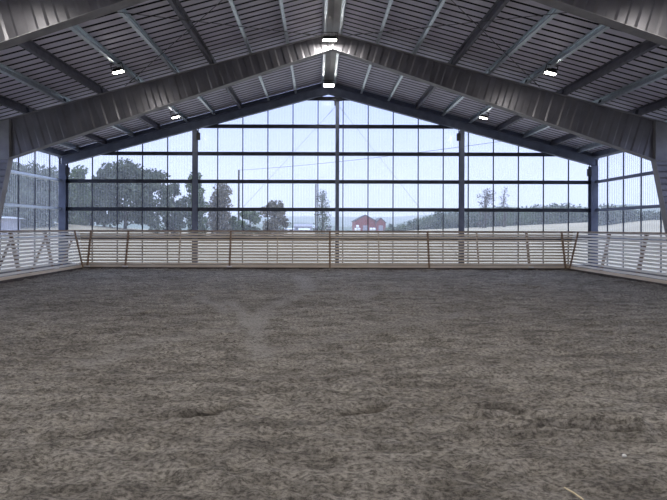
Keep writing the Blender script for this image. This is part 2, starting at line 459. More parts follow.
# gable rafters with their own corner columns
for s, side in ((-1, 'left'), (1, 'right')):
    root = thing('gable_rafter', f'straight backlit-toned grey steel beam along the {side} gable slope', 'beam', (XR+s*5, YG, 6), 'gable beams')
    zt = lambda d: RZ - SL*d - .012
    D1 = HW + .1
    mb = MB(); mb.prism([(XR, zt(0)), (XR+s*D1, zt(D1)), (XR+s*D1, zt(D1)-.37), (XR, zt(0)-.37)], YG-.006, YG+.006); mb.build('web', M['backlit_steel'], root)
    mb = MB(); mb.bar((XR, YG, zt(0)-.006), (XR+s*D1, YG, zt(D1)-.006), .22, .014); mb.build('top_flange', M['backlit_steel'], root)
    mb = MB(); mb.bar((XR, YG, zt(0)-.37), (XR+s*D1, YG, zt(D1)-.37), .22, .014); mb.build('bottom_flange', M['backlit_steel'], root)
def gable_column(x, w, label, cat='column', dep=.2, top=None):
    d = abs(x-XR); z1 = (RZ - SL*d - .40) if top is None else top
    root = thing('gable_column', label, cat, (x, YG, 0), 'steel columns of the glazed end')
    t = .016
    mb = MB(); mb.box(x-w/2, x+w/2, YG-dep/2, YG-dep/2+t, 0, z1); mb.build('front_flange', M['backlit_steel'], root)
    mb = MB(); mb.box(x-w/2, x+w/2, YG+dep/2-t, YG+dep/2, 0, z1); mb.build('rear_flange', M['backlit_steel'], root)
    mb = MB(); mb.box(x-.006, x+.006, YG-dep/2+t, YG+dep/2-t, 0, z1); mb.build('web', M['backlit_steel'], root)
    mb = MB(); mb.box(x-w/2-.05, x+w/2+.05, YG-dep/2-.05, YG+dep/2+.05, -.03, .02); mb.build('base_plate', M['backlit_steel'], root)
    return root, z1
r1, z = gable_column(XR-HW, .30, 'thick grey steel corner column at the left end of the glazed wall', dep=.28)
r2, z = gable_column(XR+HW, .30, 'thick grey steel corner column at the right end of the glazed wall', dep=.28)
gable_column(-5.41, .2, 'slim grey column in the glazed wall between the left corner and the middle')
gable_column(6.31, .2, 'slim grey column in the glazed wall between the middle and the right corner')
rm, zm = gable_column(.84, .16, 'tall slim grey column under the ridge in the middle of the glazed wall')
mb = MB(); mb.box(.66, 1.02, YG-.14, YG-.1, zm-.22, zm-.06); mb.box(.70, .76, YG-.15, YG-.1, zm-.42, zm-.2); mb.build('bracket', M['dark_steel'], rm)
for x, lab in ((XR-HW+.22, 'small black box fixed high on the left corner column'), (XR+HW-.22, 'small black box fixed high on the right corner column'),
               (-5.25, 'small dark junction box high on the slim column left of middle'), (6.15, 'small dark junction box high on the slim column right of middle')):
    d = abs(x-XR); zc = RZ-SL*d-.75
    root = thing('junction_box', lab, 'box', (x, YG-.16, zc), 'dark boxes on the gable columns')
    a = .075
    mb = MB(); mb.box(x-a, x+a, YG-.16, YG-.02, zc-.16, zc+.16); mb.build('housing', M['black'], root, bevel=.015)
    mb = MB(); mb.tube([(x, YG-.1, zc+.16), (x, YG-.1, zc+.34)], .015); mb.build('conduit', M['black'], root)

# ------------------------------------------------------------------ girts, cladding, sills
ROWS = [1.30, 2.545, 3.78, 5.01, 6.225, 7.46]
RN = ['lowest, behind the slatted fence', 'second from below', 'third from below', 'fourth from below', 'second from the top', 'short topmost one under the ridge']
for z, rn in zip(ROWS, RN):
    half = min(WALL-.04, max(0, (RZ - SL*0 - .30 - z)/SL))
    if z > 7.2: half = .95
    mb = MB()
    y0, t = YG+.105, .008
    x0, x1 = XR-half, XR+half
    mb.box(x0, x1, y0, y0+t, z-.08, z+.08)
    mb.box(x0, x1, y0+t, y0+.10, z+.08-t, z+.08); mb.box(x0, x1, y0+t, y0+.10, z-.08, z-.08+t)
    tag(mb.build('girt', M['dark_steel']), f'dark horizontal steel rail of the glazed end wall, {rn}', 'rail', 'rails of the glazed end wall')
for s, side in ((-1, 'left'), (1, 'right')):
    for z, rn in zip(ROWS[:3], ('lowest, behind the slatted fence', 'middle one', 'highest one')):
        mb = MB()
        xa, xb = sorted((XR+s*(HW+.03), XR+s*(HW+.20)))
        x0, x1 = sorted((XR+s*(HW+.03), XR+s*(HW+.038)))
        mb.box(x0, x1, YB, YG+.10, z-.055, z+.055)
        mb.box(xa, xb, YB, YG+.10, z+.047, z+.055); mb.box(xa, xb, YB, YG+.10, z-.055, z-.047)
        tag(mb.build('girt', M['galv'] if side == 'left' else M['backlit_steel']), f'horizontal steel rail along the {side} side wall, {rn}', 'rail', f'rails of the {side} side wall')
    mb = MB(); xa, xb = sorted((XR+s*(HW+.02), XR+s*(HW+.2)))
    mb.prism([(XR+s*(HW+.02), pz(HW)-.02), (XR+s*(HW+.2), pz(HW+.2)-.02), (XR+s*(HW+.2), pz(HW+.2)+.2), (XR+s*(HW+.02), pz(HW)+.2)], YB, YG+.12)
    tag(mb.build('eaves_beam', M['backlit_steel']), f'grey eaves beam running along the top of the {side} side wall', 'beam', 'eaves beams')

RIB, SHEET = .124, 1.116
def rib_stations(a, b):
    st = []; x = a
    while x < b:
        st += [(x, 0), (min(x+.07, b), 0), (min(x+.085, b), .022), (min(x+.109, b), .022)]; x += RIB
    return st + [(b, 0)]
def wall_end(YS, name, label):
    mb = MB()
    top = lambda x: RZ - SL*abs(x-XR) + .22
    st = rib_stations(XR-WALL, XR+WALL)
    if not any(abs(x-XR) < .02 for x, _ in st): pass
    vs = []
    for x, o in st: vs += [(x, YS+o, .1), (x, YS+o, top(x))]
    mb.add(vs, [(2*i, 2*i+2, 2*i+3, 2*i+1) for i in range(len(st)-1)], 0)
    # overlaps of the sheets, with their fixing strip
    x = -11.17
    while x < XR+WALL:
        mb.box(x-.02, x+.02, YS-.022, YS+.03, .1, top(x)-.02, 1); x += SHEET
    tag(mb.build(name, [M['sheet'], M['dark_steel']], fix=False), label, 'wall', kind='structure')
wall_end(YS, 'wall_end', 'clear ribbed plastic sheeting of the gable end wall')
mb = MB(); mb.prism([(XR-WALL, 0), (XR+WALL, 0), (XR+WALL, pz(WALL)+.2), (XR, RZ+.2), (XR-WALL, pz(WALL)+.2)], YB-.1, YB)
tag(mb.build('wall_back', M['roof']), 'plain grey sheet wall closing the hall', 'wall', kind='structure')
def wall_side(s, side):
    mb = MB(); xw = XR+s*WALL; top = pz(WALL)+.2
    st = rib_stations(YB, YS)
    vs = []
    for y, o in st: vs += [(xw+s*o, y, .1), (xw+s*o, y, top)]
    mb.add(vs, [(2*i, 2*i+2, 2*i+3, 2*i+1) for i in range(len(st)-1)], 0)
    y = 21.45
    while y > YB:
        mb.box(xw-.022, xw+.022, y-.02, y+.02, .1, top, 1); y -= SHEET
    tag(mb.build(f'wall_{side}', [M['sheet'], M['dark_steel']], fix=False), f'clear ribbed plastic sheeting of the {side} side wall', 'wall', kind='structure')
wall_side(-1, 'left'); wall_side(1, 'right')
mb = MB(); mb.box(XR-WALL-.1, XR+WALL+.1, YG+.14, YS+.08, -.3, .14); tag(mb.build('baseboard_end', M['concrete']), 'low concrete footing under the glazed end wall', 'footing', kind='structure')
for s, side in ((-1, 'left'), (1, 'right')):
    mb = MB(); a, b = sorted((XR+s*(WALL-.1), XR+s*(WALL+.1))); mb.box(a, b, YB, YG+.13, -.3, .14)
    tag(mb.build(f'baseboard_{side}', M['concrete']), f'low concrete footing under the {side} side wall', 'footing', kind='structure')
    mb = MB(); x = XR+s*(WALL-.06); mb.box(x-.035, x+.035, YS-.12, YS-.05, .14, pz(WALL)+.1)
    tag(mb.build(f'trim_{2 if s < 0 else 3}', M['dark_steel']), f'slim upright where the glazed end meets the {side} wall', 'trim', kind='structure')

for s, side in ((-1, 'left'), (1, 'right')):
    mb = MB(); zt = lambda d: RZ - SL*d
    mb.prism([(XR, zt(0)-.03), (XR+s*WALL, zt(WALL)-.03), (XR+s*WALL, zt(WALL)+.22), (XR, zt(0)+.22)], YG+.125, YG+.15)
    tag(mb.build(f'trim_{4 if s < 0 else 5}', M['backlit_steel']), f'closing strip over the {side} gable beam', 'trim', kind='structure')
# wind braces: thin rods
def rod(name, p, q, label, group, r=.005):
    mb = MB(); mb.tube([p, q], r, 6)
    for a, b in ((p, q), (q, p)):
        a, b = Vector(a), Vector(b); dv = (b-a).normalized(); mb.tube([a+dv*.25, a+dv*.5], r*2, 6)
    return tag(mb.build(name, M['wire']), label, 'brace rod', group)
yb = YG-.102
rod('brace_rod', (-5.36, yb, .35), (.80, yb, 7.10), 'thin rod slanting from the left slim column foot up to the ridge column', 'rods across the glazed end')
rod('brace_rod', (6.26, yb, .35), (.88, yb, 7.10), 'thin rod slanting from the right slim column foot up to the ridge column', 'rods across the glazed end')
for s, side in ((-1, 'left'), (1, 'right')):
    d0, d1 = .5, 6.6
    P = lambda d, y: (XR+s*d, y, pz(d)-.02)
    rod('brace_rod', P(d0, FRAMES[0]-.2), P(d1, FRAMES[1]+.2), f'thin dark roof rod running from the ridge towards the camera on the {side} slope', 'roof brace rods', .008)
    rod('brace_rod', P(d0, FRAMES[1]+.2), P(d1, FRAMES[0]-.2), f'thin dark roof rod from the far frame to the near ridge, {side} slope', 'roof brace rods', .008)

# ------------------------------------------------------------------ floodlights
def lamp(kind, x, y, z, face, label, power, group, yaw=0):
    root = thing('floodlight', label, 'light', (x, y, z), group)
    w, dep, h = (.46, .24, .08) if kind == 'ridge' else (.30, .17, .06)
    R = Matrix.Rotation(yaw, 3, 'Z') @ face.to_3x3()
    def xf(mb):
        mb.v = [tuple(R @ Vector(v) + Vector((x, y, z))) for v in mb.v]; return mb
    # local: lens looks down (-z)
    mb = MB()
    mb.hexa([(-w/2,-dep/2,-.02),(w/2,-dep/2,-.02),(w/2,dep/2,-.02),(-w/2,dep/2,-.02),(-w*.42,-dep*.4,h),(w*.42,-dep*.4,h),(w*.42,dep*.4,h),(-w*.42,dep*.4,h)])
    xf(mb).build('housing', M['black'], root)
    for k in range(7):
        mb = MB(); xx = -w*.36 + k*w*.12; mb.box(xx-.006, xx+.006, -dep*.36, dep*.36, h, h+.035); xf(mb).build('cooling_fin', M['black'], root)
    mb = MB(); mb.box(-w*.46, w*.46, -dep*.44, dep*.44, -.045, -.02); xf(mb).build('lens', M['lamp'], root)
    mb = MB()
    for sx in (-1, 1): mb.box(sx*(w/2+.012)-.006, sx*(w/2+.012)+.006, -.02, .02, .0, .2)
    mb.box(-w/2-.018, w/2+.018, -.02, .02, .195, .21)
    xf(mb).build('bracket', M['black'], root)
    li = bpy.data.lights.new('led', 'AREA'); li.shape = 'RECTANGLE'; li.size = w*.9; li.size_y = dep*.85
    li.energy = power; li.color = (1, .96, .89)
    lo = bpy.data.objects.new('led', li); COL.objects.link(lo); lo.parent = root
    lo.rotation_euler = R.to_euler(); lo.location = R @ Vector((0, 0, -.055))
    return root
ID = Matrix.Identity(4)
tilt = lambda a: Matrix.Rotation(a, 4, 'X')
G = 'floodlights under the roof'
lamp('ridge', .45-.10, 15.62, 7.63, tilt(math.radians(10)), 'bright wide floodlight at the ridge in front of the whole portal frame', 34, G)
lamp('ridge', .45-.02, 20.9, 7.72, tilt(math.radians(-12)), 'bright floodlight at the ridge close to the glazed end', 14, G)
for s, side in ((-1, 'left'), (1, 'right')):
    d = OFFS[5]; x = XR + s*(d+.03)
    f = Matrix.Rotation(s*math.radians(14), 4, 'Y') @ tilt(math.radians(4))
    lamp('side', x+s*-.12, 14.2, pz(d)-.17, f, f'lit floodlight hanging from a purlin on the {side} slope before the whole portal frame', 9, G)
    lamp('side', x+s*-.1, 20.0, pz(d)-.17, f, f'lit floodlight hanging from a purlin on the {side} slope beside the glazed end', 6, G)

for s, side in ((-1, 'left'), (1, 'right')):
    lamp('side', XR + s*(OFFS[5]+.03), 8.3, pz(OFFS[5])-.22, ID, f'added unseen floodlight on the {side} slope just behind the overhead portal frame', 14, G)
lamp('ridge', .40, 8.9, 7.63, ID, 'added unseen ridge floodlight just behind the overhead portal frame', 60, G)  # unseen lamp, added for light on the near ground
for s, side in ((-1, 'left'), (1, 'right')):  # row of lamps added out of view to brighten the near floor
    lamp('side', XR + s*(OFFS[5]+.03), 2.4, pz(OFFS[5])-.22, ID, f'added unseen floodlight on the {side} slope above the viewer', 105, G)
lamp('ridge', .40, 2.4, 7.63, ID, 'added unseen ridge floodlight above the viewer', 105, G)

# ------------------------------------------------------------------ slatted fence
LEAN, FH, FB = .36, 1.60, .06
def fence(p0, p1, out, posts, label, slat_mat, feet, ext0=1, ext1=1, front=(), struts=True):
    """boards lean outwards at the top; out is the outward unit vector; ext lets an end follow the corner mitre"""
    p0, p1, out = Vector(p0), Vector(p1), Vector(out)
    al = (p1-p0).normalized(); L = (p1-p0).length
    root = thing('slatted_fence', label, 'fence', tuple((p0+p1)/2), 'leaning slatted fences round the riding floor')
    nrm = (out*FH - Vector((0,0,LEAN))).normalized()          # away from the arena, square to the boards
    def P(t, z, off=0, clampz=None):
        f = z/FH
        return p0 + al*t + out*(LEAN*f) + Vector((0,0,z)) + nrm*off
    def board(mb, z0, z1, th, off=0, a=None, b=None):
        e = lambda z: LEAN*z/FH
        q = []
        for (zz, oo) in ((z0, off), (z0, off+th), (z1, off+th), (z1, off)):
            ta = (-e(zz)*ext0) if a is None else a; tb = (L + e(zz)*ext1) if b is None else b
            q.append((P(ta, zz, oo), P(tb, zz, oo)))
        vs = [q[0][0], q[0][1], q[1][1], q[1][0], q[3][0], q[3][1], q[2][1], q[2][0]]
        mb.hexa(vs)
    mb = MB()
    z = FB+.13
    n = 0
    while z < FH-.05:
        j = random.uniform(-.005, .005)
        board(mb, z+j, z+.076+j, .022); z += .1225; n += 1
    mb.build('slat_panel', slat_mat, root)
    mb = MB(); board(mb, FB, FB+.105, .036, -.014); mb.build('kick_board', M['pine'], root)
    mb = MB()
    e = LEAN
    mb.bar(P(-e*ext0, FH+.01, .03), P(L+e*ext1, FH+.01, .03), .15, .034, (0,0,1)); mb.build('cap_rail', M['cap'], root)
    mb = MB(); board(mb, -.04, FB, .11, -.03); mb.build('gap_shade_strip', M['gap_shade'], root)  # dark strip stands in for the shaded gap below the boards
    for k, (t, thick) in enumerate(posts):
        w = .075 if thick else .04
        mb = MB()
        off = -.022 if k in front else .072
        a, b = P(t, .04 if k in front else 0, off), P(t, FH-.01, off)
        mb.bar(a, b, w, .042 if k in front else .10, nrm); mb.build('post', M['pine_post'], root)
        if struts:
            mb = MB(); top = P(t, FH-.3, .13); foot = p0 + al*t + out*.95
            mb.bar(top, foot, .045, .07, out); mb.build('back_strut', M['pine_post'], root)
        if k in feet:
            mb = MB(); c = P(t, .09, -.06); mb.bar(c - al*.11, c + al*.11, .09, .055); mb.build('foot_block', M['pine_lit'], root)
    return root
XL, XRT, YE = -9.85, 10.55, 21.05
px = [87.5,125.5,178,229.6,277,330,379.6,429.3,479.7,530.5,565.5]
fence((XL, YE, 0), (XRT, YE, 0), (0,1,0), [((p-318)/23.75 - XL, i in (0,1,3,5,7,9,10)) for i, p in enumerate(px)],
      'long slatted pine fence standing in front of the glazed end wall', M['pine'], (0,1,3,9), 1, 1, (0,1,3,5,7,10), False)
y0 = 6.2
pts = [.12 + 2.12*k for k in range(8)]
fence((XL, YE, 0), (XL, y0, 0), (-1,0,0), [(p, k % 2 == 0) for k, p in enumerate(pts) if p < YE-y0], 'slatted pine fence running along the left side wall', M['pine_lit'], (), 1, 0, (0,))
fence((XRT, YE, 0), (XRT, y0, 0), (1,0,0), [(p, k % 2 == 0) for k, p in enumerate(pts) if p < YE-y0], 'slatted pine fence running along the right side wall', M['pine_lit'], (), 1, 0, (0,), False)

# ------------------------------------------------------------------ small things on the floor
def on_floor(px_, py_): 
    x, y = gpt(px_, py_); return x, y, floor_h(x, y)
a, b = on_floor(565, 485), on_floor(584, 499)
mb = MB(); mb.tube([(a[0], a[1], a[2]+.022), ((a[0]+b[0])/2, (a[1]+b[1])/2+.002, (a[2]+b[2])/2+.025), (b[0], b[1], b[2]+.022)], [.006,.007,.005], 6)
tag(mb.build('straw_stalk', M['straw'], smooth=True), 'pale straw stalk lying on the soil at the lower right', 'straw')
c = on_floor(625, 453)
mb = MB()
n = 8
mb.tube([(c[0]-.018, c[1], c[2]+.012), (c[0]-.010, c[1], c[2]+.015), (c[0], c[1], c[2]+.016), (c[0]+.011, c[1], c[2]+.014), (c[0]+.017, c[1], c[2]+.012)], [.003,.012,.015,.011,.003], n)
tag(mb.build('pebble', M['stone'], smooth=True), 'tiny white pebble on the dark soil at the right', 'stone')

# ------------------------------------------------------------------ outside: land
KU = [-900, -200, 0, 65, 150, 200, 300, 355, 400, 430, 500, 590, 650, 900, 1600]
KT = [214, 218, 222, 224, 230.5, 231.5, 231.5, 231, 230.5, 229, 226, 221.5, 219, 216, 214]
KY = [45, 50, 55, 60, 70, 120, 240, 250, 220, 190, 180, 170, 120, 90, 80]
def land(X, Y):
    X, Y = np.asarray(X, float), np.asarray(Y, float)
    Yc = np.maximum(Y, 24)
    u = 318 + 500*X/Yc
    yt, yf = np.interp(u, KU, KT), np.interp(u, KU, KY)
    zf = CAMZ + (228-yt)*np.minimum(Yc*1.0, 420)/500
    t = np.clip((Yc-24)/(yf-24), 0, 1); t = t*t*(3-2*t)
    return -.25 + (zf+.25)*t
def landz(x, y): return float(land(x, y))
def outside():
    ys = np.concatenate([np.linspace(22.7, 120, 60), np.linspace(125, 500, 50)])
    us = np.linspace(-420, 1060, 170)
    V = []
    for y in ys:
        x = (us-318)*y/500
        V.append(np.stack([x, np.full_like(x, y), land(x, np.full_like(x, y))], -1))
    V = np.concatenate(V)
    n, m = len(us), len(ys)
    F = [(i*n+j, i*n+j+1, (i+1)*n+j+1, (i+1)*n+j) for i in range(m-1) for j in range(n-1)]
    # strips beside the hall
    V = V.tolist()
    def strip(xa, xb):
        o = len(V); xs = np.linspace(xa, xb, 30); yy = np.linspace(-30, 24, 20)
        for y in yy:
            for x in xs: V.append((x, y, -.3 + .0*x))
        for i in range(19):
            for j in range(29): F.append((o+i*30+j, o+i*30+j+1, o+(i+1)*30+j+1, o+(i+1)*30+j))
    me = bpy.data.meshes.new('ground_outside'); me.from_pydata(V, [], F); me.update()
    me.polygons.foreach_set('use_smooth', [True]*len(F)); me.materials.append(M['field'])
    o = bpy.data.objects.new('ground_outside', me); COL.objects.link(o)
    tag(o, 'pale stubble field rising gently beyond the hall', 'field', kind='structure')
    # yard round the hall
    mb = MB(); 
    for xa, xb, y0_, y1_ in ((-80, XR-WALL-.1, -30, 60), (XR+WALL+.1, 80, -30, 60), (XR-WALL-.1, XR+WALL+.1, -30, YB-.1)):
        mb.add([(xa, y0_, -.32), (xb, y0_, -.32), (xb, y1_, -.32), (xa, y1_, -.32)], [(0,1,2,3)])
    tag(mb.build('yard_outside', M['field']), 'flat grass strip beside the hall', 'ground', kind='structure')
outside()
def hills(name, label, y, knots, seed, thick):
    us = np.linspace(-200, 900, 160)
    top = np.interp(us, *zip(*knots)) + 1.6*vnoise(us*.035, us*0, seed) + .5*vnoise(us*.2, us*0, seed+1)
    V, F = [], []
    for row, (dy, f) in enumerate(((-thick, 0), (-thick*.5, .55), (0, 1), (thick, .3))):
        for u, t in zip(us, top):
            z = CAMZ + (228-t)*y/500
            V.append(((u-318)*y/500, y+dy, -5 + (z+5)*f))
    n = len(us)
    for r in range(3):
        for j in range(n-1): F.append((r*n+j, r*n+j+1, (r+1)*n+j+1, (r+1)*n+j))
    me = bpy.data.meshes.new(name); me.from_pydata(V, [], F); me.polygons.foreach_set('use_smooth', [True]*len(F)); me.materials.append(M['hill'])
    o = bpy.data.objects.new(name, me); COL.objects.link(o); tag(o, label, 'hill', kind='structure')
hills('hills_far', 'distant blue wooded ridge', 1800, [(-200,214),(285,216.5),(330,217),(400,216),(450,212),(560,214),(900,212)], 21, 500)
hills('hills_near', 'nearer dark wooded ridge', 700, [(-200,221),(260,224),(300,222.5),(345,226),(395,224),(420,217),(450,211),(500,206),(560,208),(620,204),(900,205)], 25, 150)

# ------------------------------------------------------------------ outside: trees
def leaves_mesh(centers, radii, n, size, mat, flat=.8, seed=0, squash=1):
    r = np.random.default_rng(seed)
    pick = r.choice(len(centers), n, p=np.array(radii)**2/np.sum(np.array(radii)**2))
    dv = r.normal(size=(n,3)); dv /= np.linalg.norm(dv, axis=1)[:,None]
    rad = np.array(radii)[pick]*(r.random(n)**.45)
    c = np.array(centers)[pick] + dv*rad[:,None]*np.array([1,1,flat])
    a = r.normal(size=(n,3)); a /= np.linalg.norm(a, axis=1)[:,None]
    b = np.cross(a, r.normal(size=(n,3))); b /= np.linalg.norm(b, axis=1)[:,None]
    s = size*(.6+.8*r.random(n))[:,None]
    V = np.stack([c-a*s, c-b*s*.6, c+a*s, c+b*s*.6], 1).reshape(-1,3)
    F = np.arange(4*n).reshape(-1,4)
    me = bpy.data.meshes.new('foliage'); me.from_pydata(V.tolist(), [], F.tolist()); me.materials.append(mat); me.update()
    return me
def tree(name, label, u, Y, top, width, mat, n=2600, kind='round', size=.2, group=None, seed=1, z0=None):
    """u, top: where its axis and tip stand as seen from the hall; width in metres"""
    r = np.random.default_rng(seed)
    x = (u-318)*Y/500; zb = landz(x, Y)-.1 if z0 is None else z0; H = CAMZ + (228-top)*Y/500 - zb
    root = thing(name, label, 'tree', (x, Y, zb), group)
    W = width/2
    cs, rs = [], []
    tr = MB()
    tr.tube([(0,0,0), (.02*H,0,H*.3), (-.01*H,.01*H,H*.62), (0,0,H*.9)], [H*.022+.04, H*.017+.03, H*.01+.02, .02], 8)
    if kind == 'round':
        k = 26
        for i in range(k):
            an, hh = r.uniform(0, 2*PI), r.uniform(.06, .86)
            rr = W*math.sqrt(max(.25, 1-((hh-.45)/.55)**2))*r.uniform(.3, .8)
            q = (math.cos(an)*rr, math.sin(an)*rr, H*hh); cs.append(q); rs.append(W*r.uniform(.34, .5))
            if i % 2 == 0: tr.tube([(0,0,H*max(.15,hh-.25)), (q[0]*.5,q[1]*.5,H*(hh-.1)), q], [H*.010+.02, H*.007+.012, .01], 5)
        cs.append((0,0,H*.88)); rs.append(W*.4)
    elif kind == 'tall':
        for i in range(16):
            hh = .06 + .9*i/15; rr = W*(1-.6*abs(hh-.45))*.45*r.random(); an = r.uniform(0, 2*PI)
            q = (math.cos(an)*rr, math.sin(an)*rr, H*hh*.97); cs.append(q); rs.append(W*(.7-.45*max(0,hh-.5)))
            if i % 2 == 0: tr.tube([(0,0,H*max(.1,hh-.2)), (q[0]*1.2,q[1]*1.2,q[2])], [H*.008+.015, .01], 5)
    elif kind == 'fir':
        for i in range(11):
            hh = .1 + .88*i/10; rr = W*(1-hh)*1.0
            for j in range(max(1, int(6*(1-hh)))):
                an = j*2*PI/max(1, int(6*(1-hh)))+i; cs.append((math.cos(an)*rr*.6, math.sin(an)*rr*.6, H*hh)); rs.append(max(.12*W, rr*.55))
    elif kind == 'bush':
        for i in range(14):
            an, hh = r.uniform(0, 2*PI), r.uniform(.12, .75)
            rr = W*math.sqrt(max(.05, 1-hh*hh))*r.uniform(.2, .75)
            q = (math.cos(an)*rr, math.sin(an)*rr, H*hh); cs.append(q); rs.append(W*r.uniform(.28, .42))
            if i % 2 == 0: tr.tube([(0,0,0), (q[0]*.5,q[1]*.5,q[2]*.6), q], [.06, .04, .015], 5)
    if kind in ('bare', 'bush') and kind == 'bare' or name == 'brushy_tree':
        def br(p, d, L, rad, lv):
            q = p + d*L; tr.tube([p, p + d*L*.5 + Vector((r.normal(),r.normal(),0))*L*.05, q], [rad, rad*.8, rad*.55], 5)
            if lv == 0: cs.append(tuple(q)); rs.append(W*.13); return
            for i in range(4):
                e = (d + Vector((r.normal(), r.normal(), .35+.4*r.random()))*.62).normalized()
                br(p + d*L*(.55+.15*i), e, L*.66, rad*.5, lv-1)
        br(Vector((0,0,H*.25)), Vector((0,0,1)), H*.33, H*.014+.03, 3)
    if kind in ('fir',): tr.v = [(a*.6, b*.6, c) for a, b, c in tr.v]
    # place
    t = tr.build('trunk', M['bark'], None, smooth=True, fix=False); t.parent = root
    zmax = max(c[2]+q*.8 for c, q in zip(cs, rs))
    k = H/zmax
    me = leaves_mesh([(c[0], c[1], c[2]*k) for c in cs], rs, n, size, mat, seed=seed)
    f = bpy.data.objects.new('crown', me); COL.objects.link(f); f.parent = root
    return root
LD, LG, LB, LF, TW = M['leaf_dark'], M['leaf_green'], M['leaf_brown'], M['leaf_fir'], M['twig']
GT = 'trees beyond the glazed end'
tree('leafy_tree', 'pointed green tree beside the left corner column, beyond the glazing', 78, 58, 166, 3.6, LG, 3600, 'tall', .2, GT, 3)
tree('leafy_tree', 'broadest and tallest domed tree beyond the glazing, left of middle', 125, 60, 158, 6.4, LD, 7000, 'round', .2, GT, 4)
tree('leafy_tree', 'rounded dark tree overlapping the right shoulder of the broad dome', 151, 61, 168, 5.4, LD, 5000, 'round', .2, GT, 5)
tree('leafy_tree', 'rounded dark tree overlapping the left shoulder of the broad dome', 104, 62, 168, 4.6, LD, 4500, 'round', .2, GT, 6)
tree('leafy_tree', 'lower dark tree filling the dip left of the broad dome', 91, 64, 182, 4.2, LD, 4000, 'round', .2, GT, 7)
tree('leafy_tree', 'lower dark tree between the broad dome and a slim column', 174, 64, 182, 3.6, LD, 3500, 'round', .2, GT, 8)
tree('leafy_tree', 'low dark tree standing right in front of the left corner gap', 66, 63, 186, 4.6, LD, 3500, 'round', .2, GT, 9)
tree('leafy_tree', 'tall narrow green tree half hidden by the slim column left of middle', 195, 66, 172, 3.8, LG, 4500, 'tall', .2, GT, 10)
tree('leafy_tree', 'brownish ragged tree right of the slim column left of middle', 221, 68, 182, 4.2, LB, 5000, 'tall', .18, GT, 11)
tree('bush', 'round green bush behind the tarred pole', 250, 72, 210, 4.2, LG, 2600, 'bush', .18, GT, 12)
tree('brushy_tree', 'brown twiggy dome-shaped tree left of the far roofs', 275, 74, 200, 5.4, LB, 4200, 'bush', .18, GT, 13)
tree('bush', 'low green bush at the foot of the tarred pole', 236, 70, 216, 3.4, LG, 1800, 'bush', .18, GT, 14)
tree('bare_tree', 'airy half-bare tree just left of the ridge column', 322, 92, 188, 4.2, LD, 1500, 'tall', .15, GT, 15)
tree('bare_tree', 'airy bare tree with round top above the wooded slope', 485, 150, 186, 7.0, TW, 1300, 'round', .2, GT, 16)
tree('bare_tree', 'narrow bare tree right of the round bare one', 504, 152, 185, 4.2, TW, 800, 'tall', .17, GT, 17)
# trees past the side walls
for i, (u, Y, top, w) in enumerate(((50,52,166,5.5),(28,50,162,6.5),(6,46,160,6),(-16,45,158,7),(-48,44,160,7))):
    tree('leafy_tree', ['dark tree outside the left wall right beside the corner','dark rounded tree outside the left wall, second from the corner','dark tree outside the left wall above the pale shed roof','dark tree outside the left wall at the picture edge','dark tree outside the left wall past the picture edge'][i],
         u, Y, top, w, LD, 4500, 'round', .2, 'trees past the left wall', 30+i)
for i, (u, Y, top, w) in enumerate(((606,118,203,9),(622,120,205,8),(640,118,212,8),(660,116,211,8))):
    tree('leafy_tree', ['dark tree on the hill seen right beside the right corner column','dark tree on the hill outside the right wall, second from the corner','low dark tree outside the right wall beside the tapered column','low dark tree outside the right wall behind the tapered column'][i],
         u, Y, top, w, LD, 2600, 'round', .3, 'trees past the right wall', 40+i)
# wooded slope: a few kinds, then copies
protos = []
for i, (nm, kd, w, mt) in enumerate((('forest_tree','round',7.5,LD),('forest_tree','fir',5.5,LF),('forest_tree','round',7,LG),('forest_tree','tall',5,LF))):
    protos.append(tree(nm, 'dark tree in the dense wood on the slope right of the red barn', 440+30*i, 200, 210, w, mt, 1000, kd, .34, 'trees of the wooded slope', 60+i))
fr = random.Random(5)
KU2 = [385, 400, 420, 440, 470, 500, 540, 560, 575, 590, 612]; KT2 = [225.5, 223, 216, 211, 208, 205, 205, 202, 203, 207, 212]
def hgt(o): return {0:0}
base_h = [CAMZ + 18*200/500 - p.location.z for p in protos]
cnt = 0
first = [True]*4
for row, Yr in enumerate((185, 205, 230)):
    u = 386 + row*2.5
    while u < 612:
        Y = Yr + fr.uniform(-6, 6); top = np.interp(u, KU2, KT2) + fr.uniform(-1.5, 2.2) + (3, 1.5, 0)[row]
        x = (u-318)*Y/500; zb = landz(x, Y)-.3
        h = CAMZ + (228-top)*Y/500 - zb
        k = fr.choice((0, 0, 1, 1, 2, 3)); 
        if h > 1.5:
            s = h/base_h[k]; sx = min(1.25, max(.6, s))
            if first[k]: o = protos[k]; o.location = (x, Y, zb); o.rotation_euler.z = fr.uniform(0, 6); o.scale = (sx, sx, s); first[k] = False
            else: o = dup(protos[k], (x, Y, zb), fr.uniform(0, 6), (sx, sx, s))
            cnt += 1
        u += fr.uniform(4.2, 6.6) 
